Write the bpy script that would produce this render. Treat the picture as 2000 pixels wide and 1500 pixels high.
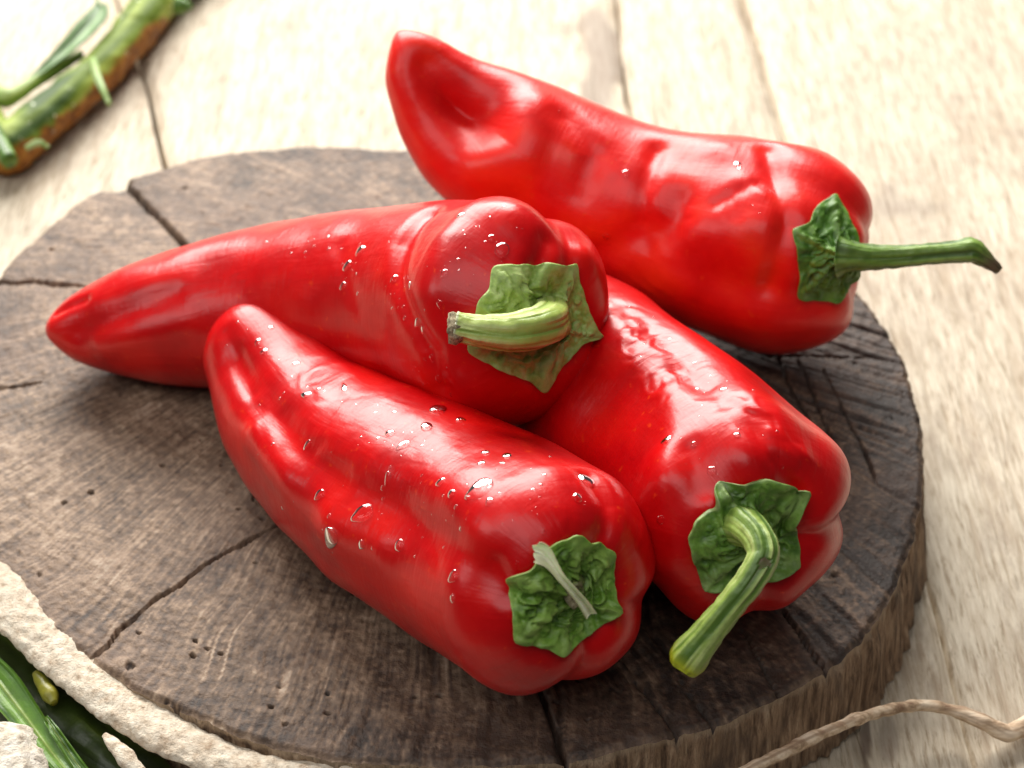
import bpy, math, random
import numpy as np
from mathutils import Vector, Matrix
from mathutils.bvhtree import BVHTree

random.seed(7); rng = np.random.RandomState(11)
for o in list(bpy.data.objects): bpy.data.objects.remove(o)
scn = bpy.context.scene
COL = scn.collection

# ------------------------------------------------------------------ camera
H = 0.034                       # height of the board's top above the table
PITCH, DIST, LENS = math.radians(40), 0.57, 65.0
CAM = np.array([0, -math.cos(PITCH) * DIST, math.sin(PITCH) * DIST + H])
FW = np.array([0, math.cos(PITCH), -math.sin(PITCH)])
UPV = np.array([0, math.sin(PITCH), math.cos(PITCH)])
FPX = 2000 / 36 * LENS
cd = bpy.data.cameras.new('camera'); cam = bpy.data.objects.new('camera', cd); COL.objects.link(cam)
cam.location = CAM; cam.rotation_euler = (math.pi / 2 - PITCH, 0, 0)
cd.lens = LENS; cd.sensor_width = 36; cd.clip_start = 0.01; cd.clip_end = 50
cd.dof.use_dof = True; cd.dof.focus_distance = 0.465; cd.dof.aperture_fstop = 14
scn.camera = cam

# ------------------------------------------------------------------ light
world = bpy.data.worlds.new('World'); scn.world = world; world.use_nodes = True
bg = world.node_tree.nodes['Background']
bg.inputs[0].default_value = (0.93, 0.95, 1.0, 1); bg.inputs[1].default_value = 0.06

def area(name, loc, target, sx, sy, power, col):
    l = bpy.data.lights.new(name, 'AREA'); l.shape = 'RECTANGLE'; l.size = sx; l.size_y = sy
    l.energy = power; l.color = col
    o = bpy.data.objects.new(name, l); COL.objects.link(o); o.location = loc
    o.rotation_euler = (Vector(target) - Vector(loc)).to_track_quat('-Z', 'Y').to_euler()
    return o
area('window_light', (-0.24, 1.15, 0.90), (0, 0, 0.03), 1.3, 0.95, 63, (1.0, 0.965, 0.91))
area('side_light', (-1.15, -0.35, 0.95), (0, 0, 0.03), 0.6, 0.5, 3.6, (1.0, 0.97, 0.94))
area('overhead_light', (-0.25, -0.55, 1.30), (0, 0, 0.03), 1.3, 0.9, 9, (1.0, 0.98, 0.96))
scn.view_settings.view_transform = 'Standard'; scn.view_settings.look = 'None'
scn.view_settings.exposure = 0.0; scn.view_settings.gamma = 1
scn.render.engine = 'CYCLES'
scn.cycles.max_bounces = 8; scn.cycles.transmission_bounces = 6

# ------------------------------------------------------------------ helpers
def ray(px, py):
    return FW + np.array([1., 0, 0]) * (px - 1000) / FPX + UPV * (750 - py) / FPX
def at(px, py, z):
    d = ray(px, py); return CAM + d * ((z - CAM[2]) / d[2])
def project(P):
    v = np.asarray(P) - CAM; d = v @ FW
    return 1000 + FPX * v[..., 0] / d, 750 - FPX * (v @ UPV) / d
def depth(P): return float((np.asarray(P) - CAM) @ FW)
def nrm(v): return v / (np.linalg.norm(v, axis=-1, keepdims=True) + 1e-12)

def _h(ix, iy, iz, s):
    n = (ix * 374761393 + iy * 668265263 + iz * 2147483647 + s * 1274126177) & 0xffffffff
    n = ((n ^ (n >> 13)) * 1274126177) & 0xffffffff
    n = ((n ^ (n >> 16)) * 2246822519) & 0xffffffff
    return ((n ^ (n >> 15)) & 0xffffff) / float(0xffffff)
def noise(P, seed=0):
    P = np.asarray(P, float); i = np.floor(P).astype(np.int64); f = P - i; f = f * f * (3 - 2 * f)
    r = 0
    for a in (0, 1):
        for b in (0, 1):
            for c in (0, 1):
                w = (f[..., 0] if a else 1 - f[..., 0]) * (f[..., 1] if b else 1 - f[..., 1]) * (f[..., 2] if c else 1 - f[..., 2])
                r = r + w * _h(i[..., 0] + a, i[..., 1] + b, i[..., 2] + c, seed)
    return r * 2 - 1
def fbm(P, seed=0, o=3):
    P = np.asarray(P, float); r = 0; a = 1; t = 0
    for k in range(o):
        r = r + a * noise(P * 2 ** k, seed + k * 17); t += a; a *= .5
    return r / t
def sstep(a, b, x):
    t = np.clip((x - a) / (b - a), 0, 1); return t * t * (3 - 2 * t)
def polyd(P, L):
    """distance of points P (n,k) to the polyline L and the parameter along it"""
    best = np.full(len(P), 1e9); par = np.zeros(len(P)); m = len(L) - 1
    for i in range(m):
        a, b = np.asarray(L[i]), np.asarray(L[i + 1]); ab = b - a
        t = np.clip(((P - a) @ ab) / (ab @ ab), 0, 1)
        d = np.linalg.norm(P - (a + t[:, None] * ab), axis=1); k = d < best
        best = np.where(k, d, best); par = np.where(k, (i + t) / m, par)
    return best, par
def catmull(C, n):
    C = np.asarray(C, float); E = np.vstack([2 * C[0] - C[1], C, 2 * C[-1] - C[-2]])
    out = []; m = len(C) - 1
    for k in range(n + 1):
        u = k / n * m; i = min(int(u), m - 1); t = u - i
        a, b, c, d = E[i], E[i + 1], E[i + 2], E[i + 3]
        out.append(.5 * (2 * b + (c - a) * t + (2 * a - 5 * b + 4 * c - d) * t * t + (3 * b - a - 3 * c + d) * t ** 3))
    return np.array(out)

def empty(name, loc):
    o = bpy.data.objects.new(name, None); COL.objects.link(o); o.location = loc; o.empty_display_size = .01; return o
def tag(o, label, cat, group=None):
    o['label'] = label; o['category'] = cat
    if group: o['group'] = group
def mk(name, V, F, mat, parent=None, smooth=True, attr=None):
    V = np.asarray(V, float)
    if parent is not None: V = V - np.array(parent.location)
    me = bpy.data.meshes.new(name)
    if isinstance(F, np.ndarray) and F.ndim == 2:
        k = F.shape[1]; me.vertices.add(len(V)); me.vertices.foreach_set('co', V.astype('f').ravel())
        me.loops.add(F.size); me.loops.foreach_set('vertex_index', F.astype('i').ravel())
        me.polygons.add(len(F)); me.polygons.foreach_set('loop_start', np.arange(0, F.size, k, dtype='i'))
        me.polygons.foreach_set('loop_total', np.full(len(F), k, dtype='i')); me.update(calc_edges=True)
    else:
        me.from_pydata([tuple(v) for v in V], [], [tuple(f) for f in F])
    me.validate()
    if smooth: me.polygons.foreach_set('use_smooth', np.ones(len(me.polygons), dtype=bool))
    if attr:
        for k, v in attr.items():
            a = me.attributes.new(k, 'FLOAT', 'POINT'); a.data.foreach_set('value', np.asarray(v, 'f'))
    me.materials.append(mat)
    o = bpy.data.objects.new(name, me); COL.objects.link(o)
    if parent is not None: o.parent = parent
    return o
def gridfaces(nr, nc, wrap=True):
    i = np.arange(nr - 1)[:, None]; j = np.arange(nc if wrap else nc - 1)[None, :]; j2 = (j + 1) % nc
    return np.stack([i * nc + j, i * nc + j2, (i + 1) * nc + j2, (i + 1) * nc + j], -1).reshape(-1, 4)
def vnormals(V, F):
    n = np.zeros_like(V); q = V[F]; fn = np.cross(q[:, 2] - q[:, 0], q[:, 3] - q[:, 1])
    for k in range(4):
        for c in range(3): n[:, c] += np.bincount(F[:, k], fn[:, c], len(V))
    return nrm(n)
def frames(P):
    T = nrm(np.gradient(P, axis=0)); S = np.cross(T, [0, 0, 1.]); S = nrm(S); U = np.cross(S, T); return T, S, U
def tube(name, P, R, mat, parent=None, seg=20, rough=0., nfreq=300., flat=None, shape=None, attr=None, capr=True, seed=0, stretch=1.):
    """a swept tube along P with radii R; flat = (ratio) squashes it, shape(theta, u) scales the radius"""
    P = np.asarray(P, float); R = np.asarray(R, float); n = len(P)
    T = nrm(np.gradient(P, axis=0)); ref = np.array([0.02, .1, 1.]); S = nrm(np.cross(T, ref)); U = np.cross(S, T)
    for i in range(1, n):                                  # parallel transport
        v = S[i - 1] - T[i] * (S[i - 1] @ T[i]); S[i] = v / np.linalg.norm(v); U[i] = np.cross(S[i], T[i])
    if capr:
        P = np.vstack([P[0], P, P[-1]]); R = np.r_[R[0] * .0, R, 0.]; S = np.vstack([S[0], S, S[-1]]); U = np.vstack([U[0], U, U[-1]])
    th = np.linspace(0, 2 * np.pi, seg, endpoint=False); m = len(P)
    u = np.linspace(0, 1, m)
    rr = R[:, None] * np.ones(seg)[None]
    if shape is not None: rr = rr * shape(th[None, :], u[:, None])
    fl = 1. if flat is None else flat
    V = P[:, None] + rr[..., None] * (np.cos(th)[None, :, None] * S[:, None] + fl * np.sin(th)[None, :, None] * U[:, None])
    V = V.reshape(-1, 3); F = gridfaces(m, seg)
    if rough:
        N = vnormals(V, F); V = V + N * (fbm(V * nfreq, seed) * rough)[:, None]
    at_ = {}
    if attr: at_ = attr(V, np.repeat(u, seg), np.tile(th, m))
    return mk(name, V, F[:, ::-1], mat, parent, attr=at_)

# ------------------------------------------------------------------ materials
class NT:
    def __init__(s, name):
        s.m = bpy.data.materials.new(name); s.m.use_nodes = True; s.t = s.m.node_tree
        s.b = s.t.nodes['Principled BSDF']; s.out = s.t.nodes['Material Output']
        s.co = s.t.nodes.new('ShaderNodeTexCoord').outputs['Object']
    def n(s, typ, **k):
        x = s.t.nodes.new('ShaderNode' + typ)
        for a, v in k.items(): setattr(x, a, v)
        return x
    def l(s, a, b): s.t.links.new(a, b)
    def set(s, k, v):
        if hasattr(v, 'links'): s.l(v, s.b.inputs[k])
        else: s.b.inputs[k].default_value = v
    def noise(s, scale, detail=4, rough=.55, vec=None, stretch=None, dist=0.):
        v = vec or s.co
        if stretch:
            mp = s.n('Mapping'); mp.inputs['Scale'].default_value = stretch; s.l(v, mp.inputs[0]); v = mp.outputs[0]
        x = s.n('TexNoise'); x.inputs['Scale'].default_value = scale; x.inputs['Detail'].default_value = detail
        x.inputs['Roughness'].default_value = rough; x.inputs['Distortion'].default_value = dist
        s.l(v, x.inputs['Vector']); return x.outputs['Fac']
    def ramp(s, fac, stops):
        r = s.n('ValToRGB'); e = r.color_ramp.elements
        while len(e) < len(stops): e.new(.5)
        for k, (p, c) in enumerate(stops):
            e[k].position = p; e[k].color = (c, c, c, 1) if isinstance(c, (int, float)) else (*c, 1)
        s.l(fac, r.inputs[0]); return r.outputs[0]
    def mix(s, f, a, b, mode='MIX'):
        x = s.n('Mix', data_type='RGBA', blend_type=mode)
        for i, v in ((0, f), (6, a), (7, b)):
            if hasattr(v, 'links'): s.l(v, x.inputs[i])
            elif i == 0: x.inputs[0].default_value = v
            else: x.inputs[i].default_value = (*v, 1)
        return x.outputs[2]
    def math(s, op, a, b=0., c=None):
        x = s.n('Math', operation=op)
        for i, v in enumerate((a, b) if c is None else (a, b, c)):
            if hasattr(v, 'links'): s.l(v, x.inputs[i])
            else: x.inputs[i].default_value = v
        return x.outputs[0]
    def attr(s, name):
        x = s.n('Attribute'); x.attribute_name = name; return x.outputs['Fac']
    def bump(s, h, dist, strength=1.):
        prev = getattr(s, '_b', None)
        x = s.n('Bump'); x.inputs['Strength'].default_value = strength; x.inputs['Distance'].default_value = dist
        s.l(h, x.inputs['Height'])
        if prev: s.l(prev, x.inputs['Normal'])
        s._b = x.outputs[0]; s.l(s._b, s.b.inputs['Normal'])

def mat_pepper(name, stops, ro=.25):
    m = NT(name)
    big = m.noise(45, 3)
    c = m.ramp(big, stops)
    fl = m.ramp(m.noise(380, 3, .5), [(.66, 0.), (.74, .5)]); c = m.mix(fl, c, (.74, .05, .006))
    m.set('Base Color', c)
    m.set('Roughness', m.math('MULTIPLY_ADD', m.noise(260, 4), .14, ro))
    m.set('IOR', 1.5); m.set('Specular IOR Level', .32)
    m.set('Coat Weight', .16); m.set('Coat Roughness', .20); m.set('Coat IOR', 1.45)
    m.set('Subsurface Weight', .22); m.set('Subsurface Radius', (1., .12, .06)); m.set('Subsurface Scale', .004)
    cv = m.n('CombineXYZ'); m.l(m.math('MULTIPLY', m.attr('along'), 100.), cv.inputs[0]); m.l(m.attr('round_x'), cv.inputs[1]); m.l(m.attr('round_y'), cv.inputs[2])
    m.bump(m.noise(1.0, 3, .55, vec=cv.outputs[0], stretch=(6., 3., 3.), dist=.4), .00022, .55)
    m.bump(m.noise(1.0, 3, .55, vec=cv.outputs[0], stretch=(.5, 7., 7.), dist=.4), .0004, .5)
    m.bump(m.noise(95, 3, .5), .00045, .55)
    m.bump(m.noise(420, 3, .6, dist=.6), .00010, .55)
    m.bump(m.noise(1700, 2, .5), .00002, .5)
    return m.m
def mat_green(name, dark, mid, light, yellow=None, scale=1.):
    m = NT(name)
    f = m.noise(210 * scale, 5, .6)
    c = m.ramp(f, [(.30, dark), (.5, mid), (.68, light)])
    f2 = m.noise(900, 3, .6)
    c = m.mix(m.math('MULTIPLY', m.ramp(f2, [(.45, 0.), (.75, 1.)]), .35), c, light)
    c = m.mix(m.math('MULTIPLY', m.ramp(m.attr('ridge'), [(.35, 0.), (.9, 1.)]), .4), c, light)  # raised ridges mixed paler: vein tint that also paints in relief shading
    e = m.attr('edge')                                        # pale dry rims, yellow or brown ends
    c = m.mix(m.math('MULTIPLY', e, .85), c, yellow or light)
    m.set('Base Color', c); m.set('Roughness', .48); m.set('Subsurface Weight', .12)
    m.set('Subsurface Radius', (.4, 1., .15)); m.set('Subsurface Scale', .002)
    m.bump(m.noise(520, 4, .6), .0004, .6)
    m.bump(m.noise(1500, 3, .6), .0001, .6)
    return m.m
def mat_stem(name, dark, mid, light, end):
    m = NT(name)
    st = m.attr('streak')
    c = m.ramp(st, [(.02, (.13, .10, .05)), (.12, dark), (.25, dark), (.5, mid), (.8, light)])
    c = m.mix(m.math('MULTIPLY', m.ramp(m.noise(350, 4, .6), [(.45, 0.), (.7, 1.)]), .4), c, dark)
    c = m.mix(m.attr('edge'), c, end)
    m.set('Base Color', c); m.set('Roughness', .45); m.set('Subsurface Weight', .12)
    m.set('Subsurface Radius', (.4, 1., .15)); m.set('Subsurface Scale', .002)
    m.bump(st, .0012, .8)
    m.bump(m.noise(700, 4, .6), .0003, .5)
    return m.m
def mat_board():
    m = NT('old_end_grain_wood')
    t = m.attr('tone')
    f = m.noise(900, 5, .7)
    t2 = m.math('ADD', t, m.math('MULTIPLY_ADD', f, .55, -.275))
    c = m.ramp(t2, [(.05, (.022, .014, .010)), (.28, (.075, .047, .031)), (.5, (.162, .106, .068)), (.72, (.295, .202, .132)), (.95, (.44, .34, .25))])
    red = m.ramp(m.noise(28, 3), [(.42, 0.), (.66, 1.)])
    c = m.mix(m.math('MULTIPLY', red, .35), c, (.13, .075, .05))
    m.set('Base Color', c); m.set('Roughness', m.math('MULTIPLY_ADD', f, .3, .42)); m.set('Specular IOR Level', .4)
    m.bump(m.noise(900, 5, .65), .0005, .8)
    m.bump(m.noise(220, 4, .6), .0010, .5)
    return m.m
def mat_side():
    m = NT('slice_side_wood')
    f = m.noise(60, 5, .65, stretch=(9, 9, .7)); g = m.noise(24, 4, .6, stretch=(2.5, 2.5, .8))
    c = m.ramp(f, [(.30, (.06, .033, .018)), (.42, (.20, .12, .07)), (.56, (.42, .275, .17)), (.72, (.62, .46, .31))])
    c = m.mix(m.ramp(g, [(.54, 0.), (.66, .8)]), c, (.12, .08, .058))
    c = m.mix(m.attr('edge'), c, (.50, .37, .25))
    m.set('Base Color', c); m.set('Roughness', .75)
    m.bump(f, .0024, 1.); m.bump(m.noise(700, 4, .65, stretch=(3, 3, .6)), .0008, .9)
    return m.m
def mat_table():
    m = NT('cream_painted_wood')
    ob = m.n('ObjectInfo').outputs['Random']
    cx = m.n('CombineXYZ'); m.l(m.math('MULTIPLY', ob, 7.3), cx.inputs[0]); m.l(m.math('MULTIPLY', ob, 3.1), cx.inputs[1])
    va = m.n('VectorMath', operation='ADD'); m.l(m.co, va.inputs[0]); m.l(cx.outputs[0], va.inputs[1]); v = va.outputs[0]
    gr = m.noise(26, 6, .62, vec=v, stretch=(7.5, .75, 1), dist=.5); fine = m.noise(90, 5, .65, vec=v, stretch=(8, .9, 1), dist=.3)
    pat = m.noise(13, 4, .55, vec=v, stretch=(1.2, .6, 1), dist=.8)
    c = m.ramp(fine, [(.35, (.34, .26, .17)), (.45, (.53, .445, .33)), (.6, (.64, .56, .435))])
    c = m.mix(m.math('MULTIPLY', m.ramp(gr, [(.36, 1.), (.50, 0.)]), .62), c, (.34, .245, .155))
    worn = m.math('MULTIPLY', m.ramp(pat, [(.50, 0.), (.60, 1.)]), m.ramp(m.noise(70, 5, .7, vec=v, stretch=(3, 1, 1)), [(.42, 0.), (.6, 1.)]))
    c = m.mix(m.math('MULTIPLY', worn, .6), c, (.33, .255, .185))
    fk = m.noise(120, 4, .7, vec=v, stretch=(4.5, 1.1, 1)); c = m.mix(m.math('MULTIPLY', m.ramp(fk, [(.60, 0.), (.68, 1.)]), .55), c, (.27, .19, .12))
    c = m.mix(m.attr('wear'), c, (.22, .165, .125))
    m.set('Base Color', c); m.set('Roughness', .62)
    m.bump(gr, .0020, .8); m.bump(fine, .0008, .7)
    return m.m
def mat_water(name, refr, rough):
    m = NT(name); tr = m.n('BsdfTransparent'); rf = m.n('BsdfRefraction'); gl = m.n('BsdfGlossy'); fr = m.n('Fresnel'); m1 = m.n('MixShader'); m2 = m.n('MixShader')
    rf.inputs['IOR'].default_value = 1.33; rf.inputs['Roughness'].default_value = .02; gl.inputs['Roughness'].default_value = rough; fr.inputs[0].default_value = 1.27 if rough < .1 else 1.20
    m1.inputs[0].default_value = refr; m.l(tr.outputs[0], m1.inputs[1]); m.l(rf.outputs[0], m1.inputs[2])
    m.l(fr.outputs[0], m2.inputs[0]); m.l(m1.outputs[0], m2.inputs[1]); m.l(gl.outputs[0], m2.inputs[2]); m.l(m2.outputs[0], m.out.inputs[0])
    return m.m
def mat_plain(name, stops, scale, rough=.7, bumpd=.0005, stretch=None):
    m = NT(name); f = m.noise(scale, 5, .6, stretch=stretch)
    c = m.ramp(f, stops); c = m.mix(m.attr('edge'), c, stops[0][1])
    m.set('Base Color', c); m.set('Roughness', rough); m.bump(m.noise(scale * 3, 4, .65, stretch=stretch), bumpd, .8)
    return m.m

M_PEP = mat_pepper('crimson_pepper_skin', [(.3, (.42, .0006, .0024)), (.5, (.57, .0012, .0026)), (.72, (.68, .005, .0025))])
M_PEP_D = mat_pepper('orange_red_pepper_skin', [(.3, (.60, .0030, .0035)), (.5, (.74, .008, .005)), (.72, (.82, .028, .006))], .31)
M_WATER = mat_water('water', .28, .06); M_FINE = mat_water('fine_water', .3, .2)
M_BOARD = mat_board(); M_SIDE = mat_side(); M_TABLE = mat_table()

# ------------------------------------------------------------------ table of painted planks
table = empty('plank_table', (0, 0, 0))
tag(table, 'old table top of cream painted planks under the round wooden board', 'table')
seams = [  # each seam between two planks as points in plan, x at y = -.6, -.1, .35, 1.3
    [(-.95, -.235), (-.95, 1.3)], [(-.72, -.235), (-.72, 1.3)], [(-.51, -.235), (-.52, 1.3)], [(-.325, -.235), (-.34, 1.3)],
    None, None, None, [(.42, -.235), (.405, 1.3)], [(.60, -.235), (.60, 1.3)], [(.80, -.235), (.80, 1.3)]]
def seam_px(pts):
    w = [at(px, py, 0)[:2] for px, py in pts]
    d0 = (w[0] - w[1]) / np.linalg.norm(w[0] - w[1]); d1 = (w[-1] - w[-2]) / np.linalg.norm(w[-1] - w[-2])
    w = [w[0] + d0 * ((1.3 - w[0][1]) / d0[1])] + w + [w[-1] + d1 * ((-.235 - w[-1][1]) / d1[1])]
    return [tuple(p) for p in w[::-1]]
seams[4] = seam_px([(250, 60), (286, 165), (325, 320)])
seams[5] = seam_px([(1204, 0), (1230, 200), (1690, 1470)])
seams[6] = seam_px([(1790, 1050), (1838, 1200), (1880, 1370)])
seams = sorted(seams, key=lambda s: np.interp(0, [p[1] for p in s], [p[0] for p in s]))
WEAR = [((1175, 110), 42, 105, .75), ((1100, 60), 40, 16, .45), ((430, 110), 30, 60, .35), ((560, 60), 26, 30, .35),
        ((1740, 400), 30, 40, .5), ((1790, 410), 35, 25, .45), ((520, 215), 24, 20, .3), ((420, 190), 20, 80, .3), ((1880, 190), 30, 18, .35),
        ((1735, 1450), 18, 60, .5), ((1690, 1440), 10, 60, .9)]
ny = 480; ys = np.linspace(-.235, 1.3, ny)
for a, b in zip(seams[:-1], seams[1:]):
    xa = np.interp(ys, [p[1] for p in a], [p[0] for p in a]); xb = np.interp(ys, [p[1] for p in b], [p[0] for p in b])
    g = .0009
    sd = rng.randint(1000)
    xa = xa + g + .0010 * noise(np.c_[ys * 30, ys * 0 + 1, ys * 0], sd); xb = xb - g + .0010 * noise(np.c_[ys * 30, ys * 0 + 5, ys * 0], sd + 1)
    nx = 44; u = np.linspace(0, 1, nx)
    u = .5 - .5 * np.cos(u * np.pi); X = xa[:, None] * (1 - u) + xb[:, None] * u; Y = np.repeat(ys[:, None], nx, 1)
    e = np.minimum(X - xa[:, None], xb[:, None] - X)
    Z = -.0022 * np.exp(-(e / .0022) ** 2) + .0006 * noise(np.stack([X * 120, Y * 9, X * 0], -1), sd) - .0005
    V = np.stack([X, Y, Z], -1)
    left = V[:, 0].copy(); left[:, 2] = -.028; right = V[:, -1].copy(); right[:, 2] = -.028
    V = np.concatenate([left[:, None], V, right[:, None]], 1); nc = nx + 2
    V = V.reshape(-1, 3); px, py = project(V); wr = np.zeros(len(V))
    for (cx, cy), sx, sy, k in WEAR:
        wob = .35 * noise(V * 90, 3)
        d = np.sqrt(((px - cx) / sx) ** 2 + ((py - cy) / sy) ** 2) + wob
        wr = np.maximum(wr, k * (1 - sstep(.75, 1.15, d)))
    wr[(V[:, 1] > .6) | (V[:, 1] < -.35)] = 0
    pl = mk('plank', V, gridfaces(ny, nc, False), M_TABLE, table, attr={'wear': wr})
# dark underside the joints look down on
mk('underframe', [(-.95, -.235, -.03), (.8, -.235, -.03), (.8, 1.3, -.03), (-.95, 1.3, -.03), (-.95, -.235, -.05), (.8, -.235, -.05), (.8, 1.3, -.05), (-.95, 1.3, -.05)],
   [(0, 1, 2, 3), (7, 6, 5, 4), (0, 4, 5, 1), (1, 5, 6, 2), (2, 6, 7, 3), (3, 7, 4, 0)], mat_plain('dark_wood', [(.3, (.10, .07, .045)), (.7, (.2, .14, .09))], 30), table, smooth=False)

# ------------------------------------------------------------------ the board: a slice of a trunk
board = empty('wooden_board', (-.025, 0, 0))
tag(board, 'round cracked dark brown trunk slice used as a board under the peppers', 'board')
OUT = [(330, 320), (450, 297), (620, 283), (760, 290), (900, 300), (1100, 330), (1300, 380), (1500, 450), (1665, 560), (1730, 640), (1770, 710), (1800, 880), (1784, 1040),
       (1748, 1150), (1705, 1235), (1650, 1282), (1600, 1312), (1500, 1372), (1300, 1440), (1100, 1481), (900, 1490), (700, 1487), (540, 1460), (400, 1402), (290, 1360), (180, 1290), (95, 1220), (30, 1150),
       (-45, 1060), (-90, 900), (-90, 740), (-40, 600), (10, 520), (75, 455), (140, 405), (190, 368), (222, 350), (250, 352)]
BC = np.array([-.025, 0.])
w = np.array([at(x, y, H)[:2] for x, y in OUT]) - BC
ang = np.arctan2(w[:, 1], w[:, 0]); rad = np.hypot(w[:, 0], w[:, 1]); o_ = np.argsort(ang); ang, rad = ang[o_], rad[o_]
NA, NR = 1300, 330
th = np.linspace(-np.pi, np.pi, NA, endpoint=False)
Rb = np.interp(th, np.r_[ang[-1] - 2 * np.pi, ang, ang[0] + 2 * np.pi], np.r_[rad[-1], rad, rad[0]])
ker = np.hanning(61); ker /= ker.sum(); Rb = np.convolve(np.r_[Rb[-30:], Rb, Rb[:30]], ker, 'valid')
circ = np.stack([np.cos(th), np.sin(th), 0 * th], -1)
Rb = Rb + .0007 * noise(circ * 14, 5) + .0005 * fbm(circ * 60, 6) - .0006 * sstep(.35, .8, noise(circ * 38, 7))
r = np.linspace(0.002, 1, NR) ** .8
XY = BC + (r[:, None] * Rb)[..., None] * np.stack([np.cos(th), np.sin(th)], -1)[None]
P = XY.reshape(-1, 2)
PITH = at(880, 480, H)[:2]
d = P - PITH; pr = np.hypot(d[:, 0], d[:, 1]); pa = np.arctan2(d[:, 1], d[:, 0])
pa2 = pa + .012 * noise(np.c_[pr * 60, pa * 6, pa * 0], 9)
ca, sa = np.cos(pa2), np.sin(pa2)
def radial(k, kr, s): return noise(np.c_[ca * k, sa * k, pr * kr], s)
fine = radial(190, 26, 21); med = radial(75, 14, 22); coarse = radial(22, 9, 23)
rings = np.sin(2 * np.pi * (pr + .002 * noise(np.c_[P * 30, P[:, 0] * 0], 31)) / .0034)
P3 = np.c_[P, P[:, 0] * 0]
patch = fbm(P3 * 62, 41, 4); patch2 = fbm(P3 * 300, 42, 3); speck = noise(P3 * 900, 43)
px, py = project(np.c_[P, np.full(len(P), H)])
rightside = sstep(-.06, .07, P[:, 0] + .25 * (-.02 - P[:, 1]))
z = np.zeros(len(P)) + .0006 * patch + .00035 * patch2
z -= .0013 * rightside * sstep(.42, .85, med) + .00045 * sstep(.2, .8, fine) * (.4 + rightside)
z += .00005 * rings * (1 - rightside)
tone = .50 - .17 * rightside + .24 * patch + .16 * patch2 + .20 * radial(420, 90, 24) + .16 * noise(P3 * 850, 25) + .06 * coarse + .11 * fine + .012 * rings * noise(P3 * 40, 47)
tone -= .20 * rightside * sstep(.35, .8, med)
# pale scratches in the lower left, pores, light crumbs
front = sstep(1120, 1240, py) * (1 - sstep(880, 1050, px)) * sstep(120, 260, px)
scr = radial(150, 11, 55); ex = sstep(.62, .82, scr) * front * sstep(-.25, .2, noise(P3 * 75, 56)); tone += .40 * ex; z -= .0002 * ex
pore = sstep(.88, .95, noise(P3 * 270, 61)) * sstep(-.1, .4, noise(P3 * 30, 62)); tone -= .35 * pore; z -= .0012 * pore
crumb = sstep(.86, .93, noise(P3 * 420, 63)); tone += .22 * crumb
tone += -.08 + .11 * (1 - sstep(-.14, -.02, P[:, 0]))  # left part painted lighter, standing in for the window glare on it
# the cracks: (points, half width m, depth m)
CR = [([(560, 1012), (520, 1035), (455, 1070), (400, 1100), (345, 1145), (300, 1172), (262, 1203), (232, 1232), (210, 1260), (178, 1286)], .00062, .009),
      ([(560, 1012), (700, 940)], .0004, .006),
      ([(222, 345), (262, 375), (300, 415), (340, 455), (380, 500)], .0011, .006),
      ([(-60, 545), (30, 552), (60, 547), (150, 556), (190, 566)], .0012, .006), 
      ([(-60, 752), (0, 757), (45, 752), (77, 745)], .0011, .006), 
      ([(1040, 1320), (1062, 1360), (1080, 1410), (1095, 1450), (1112, 1490)], .0006, .006),
      ([(1130, 1330), (1080, 1250)], .0004, .003),
      ([(1610, 720), (1640, 780), (1690, 880), (1712, 940)], .0004, .002), ([(1560, 700), (1600, 790), (1640, 900)], .0005, .002),
      ([(1530, 1190), (1600, 1290), (1632, 1330)], .0006, .003), ([(1240, 1330), (1300, 1400), (1330, 1440)], .0006, .003), ([(1330, 1330), (1400, 1420)], .0005, .003),
      ([(1520, 690), (1540, 745), (1590, 830)], .0006, .003), ([(1500, 690), (1700, 696)], .0004, .002),
      ([(1450, 1230), (1490, 1300), (1530, 1370)], .0005, .003),
      ([(700, 700), (560, 780), (420, 800)], .0006, .004)]
for pts, hw, dp in CR:
    L = np.array([at(x, y, H)[:2] for x, y in pts]); mn, mx = L.min(0) - .02, L.max(0) + .02
    k = np.where(((P > mn) & (P < mx)).all(1))[0]
    if not len(k): continue
    Q = P[k] + .0003 * np.c_[noise(P3[k] * 200, 71), noise(P3[k] * 200, 72)]
    dd, pp = polyd(Q, L); wv = hw * (.75 + .5 * noise(P3[k] * 160, 73))
    dk = 1 - sstep(wv * .55, wv * 1.25, dd); z[k] -= dp * dk; tone[k] -= .35 * dk  # crack shade also painted in as a darker tone
    z[k] -= .0004 * np.exp(-(dd / .004) ** 2)
# insect holes
for hx, hy, hr in [(178, 963, .0009), (126, 983, .0006), (316, 908, .0011), (800, 1402, .0009), (814, 1362, .0009), (858, 1360, .0011), (270, 1236, .0009), (383, 1252, .0009), (404, 1266, .0006),
                   (430, 1278, .0008), (376, 1281, .0006), (545, 1343, .0007), (530, 1380, .0007), (556, 1415, .0009), (640, 1355, .0006), (100, 488, .0014), (1470, 980, .0008),
                   (500, 1100, .0004), (1260, 1365, .0006), (640, 1393, .0006), (690, 1160, .0004), (345, 1380, .0008), (1150, 1405, .0006)]:
    hr *= .62; c = at(hx, hy, H)[:2]; q = 1 - sstep(hr * .6, hr * 1.2, np.hypot(*(P - c).T) + .0004 * noise(P3 * 700, 5)); z -= .004 * q; tone -= .35 * q
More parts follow.
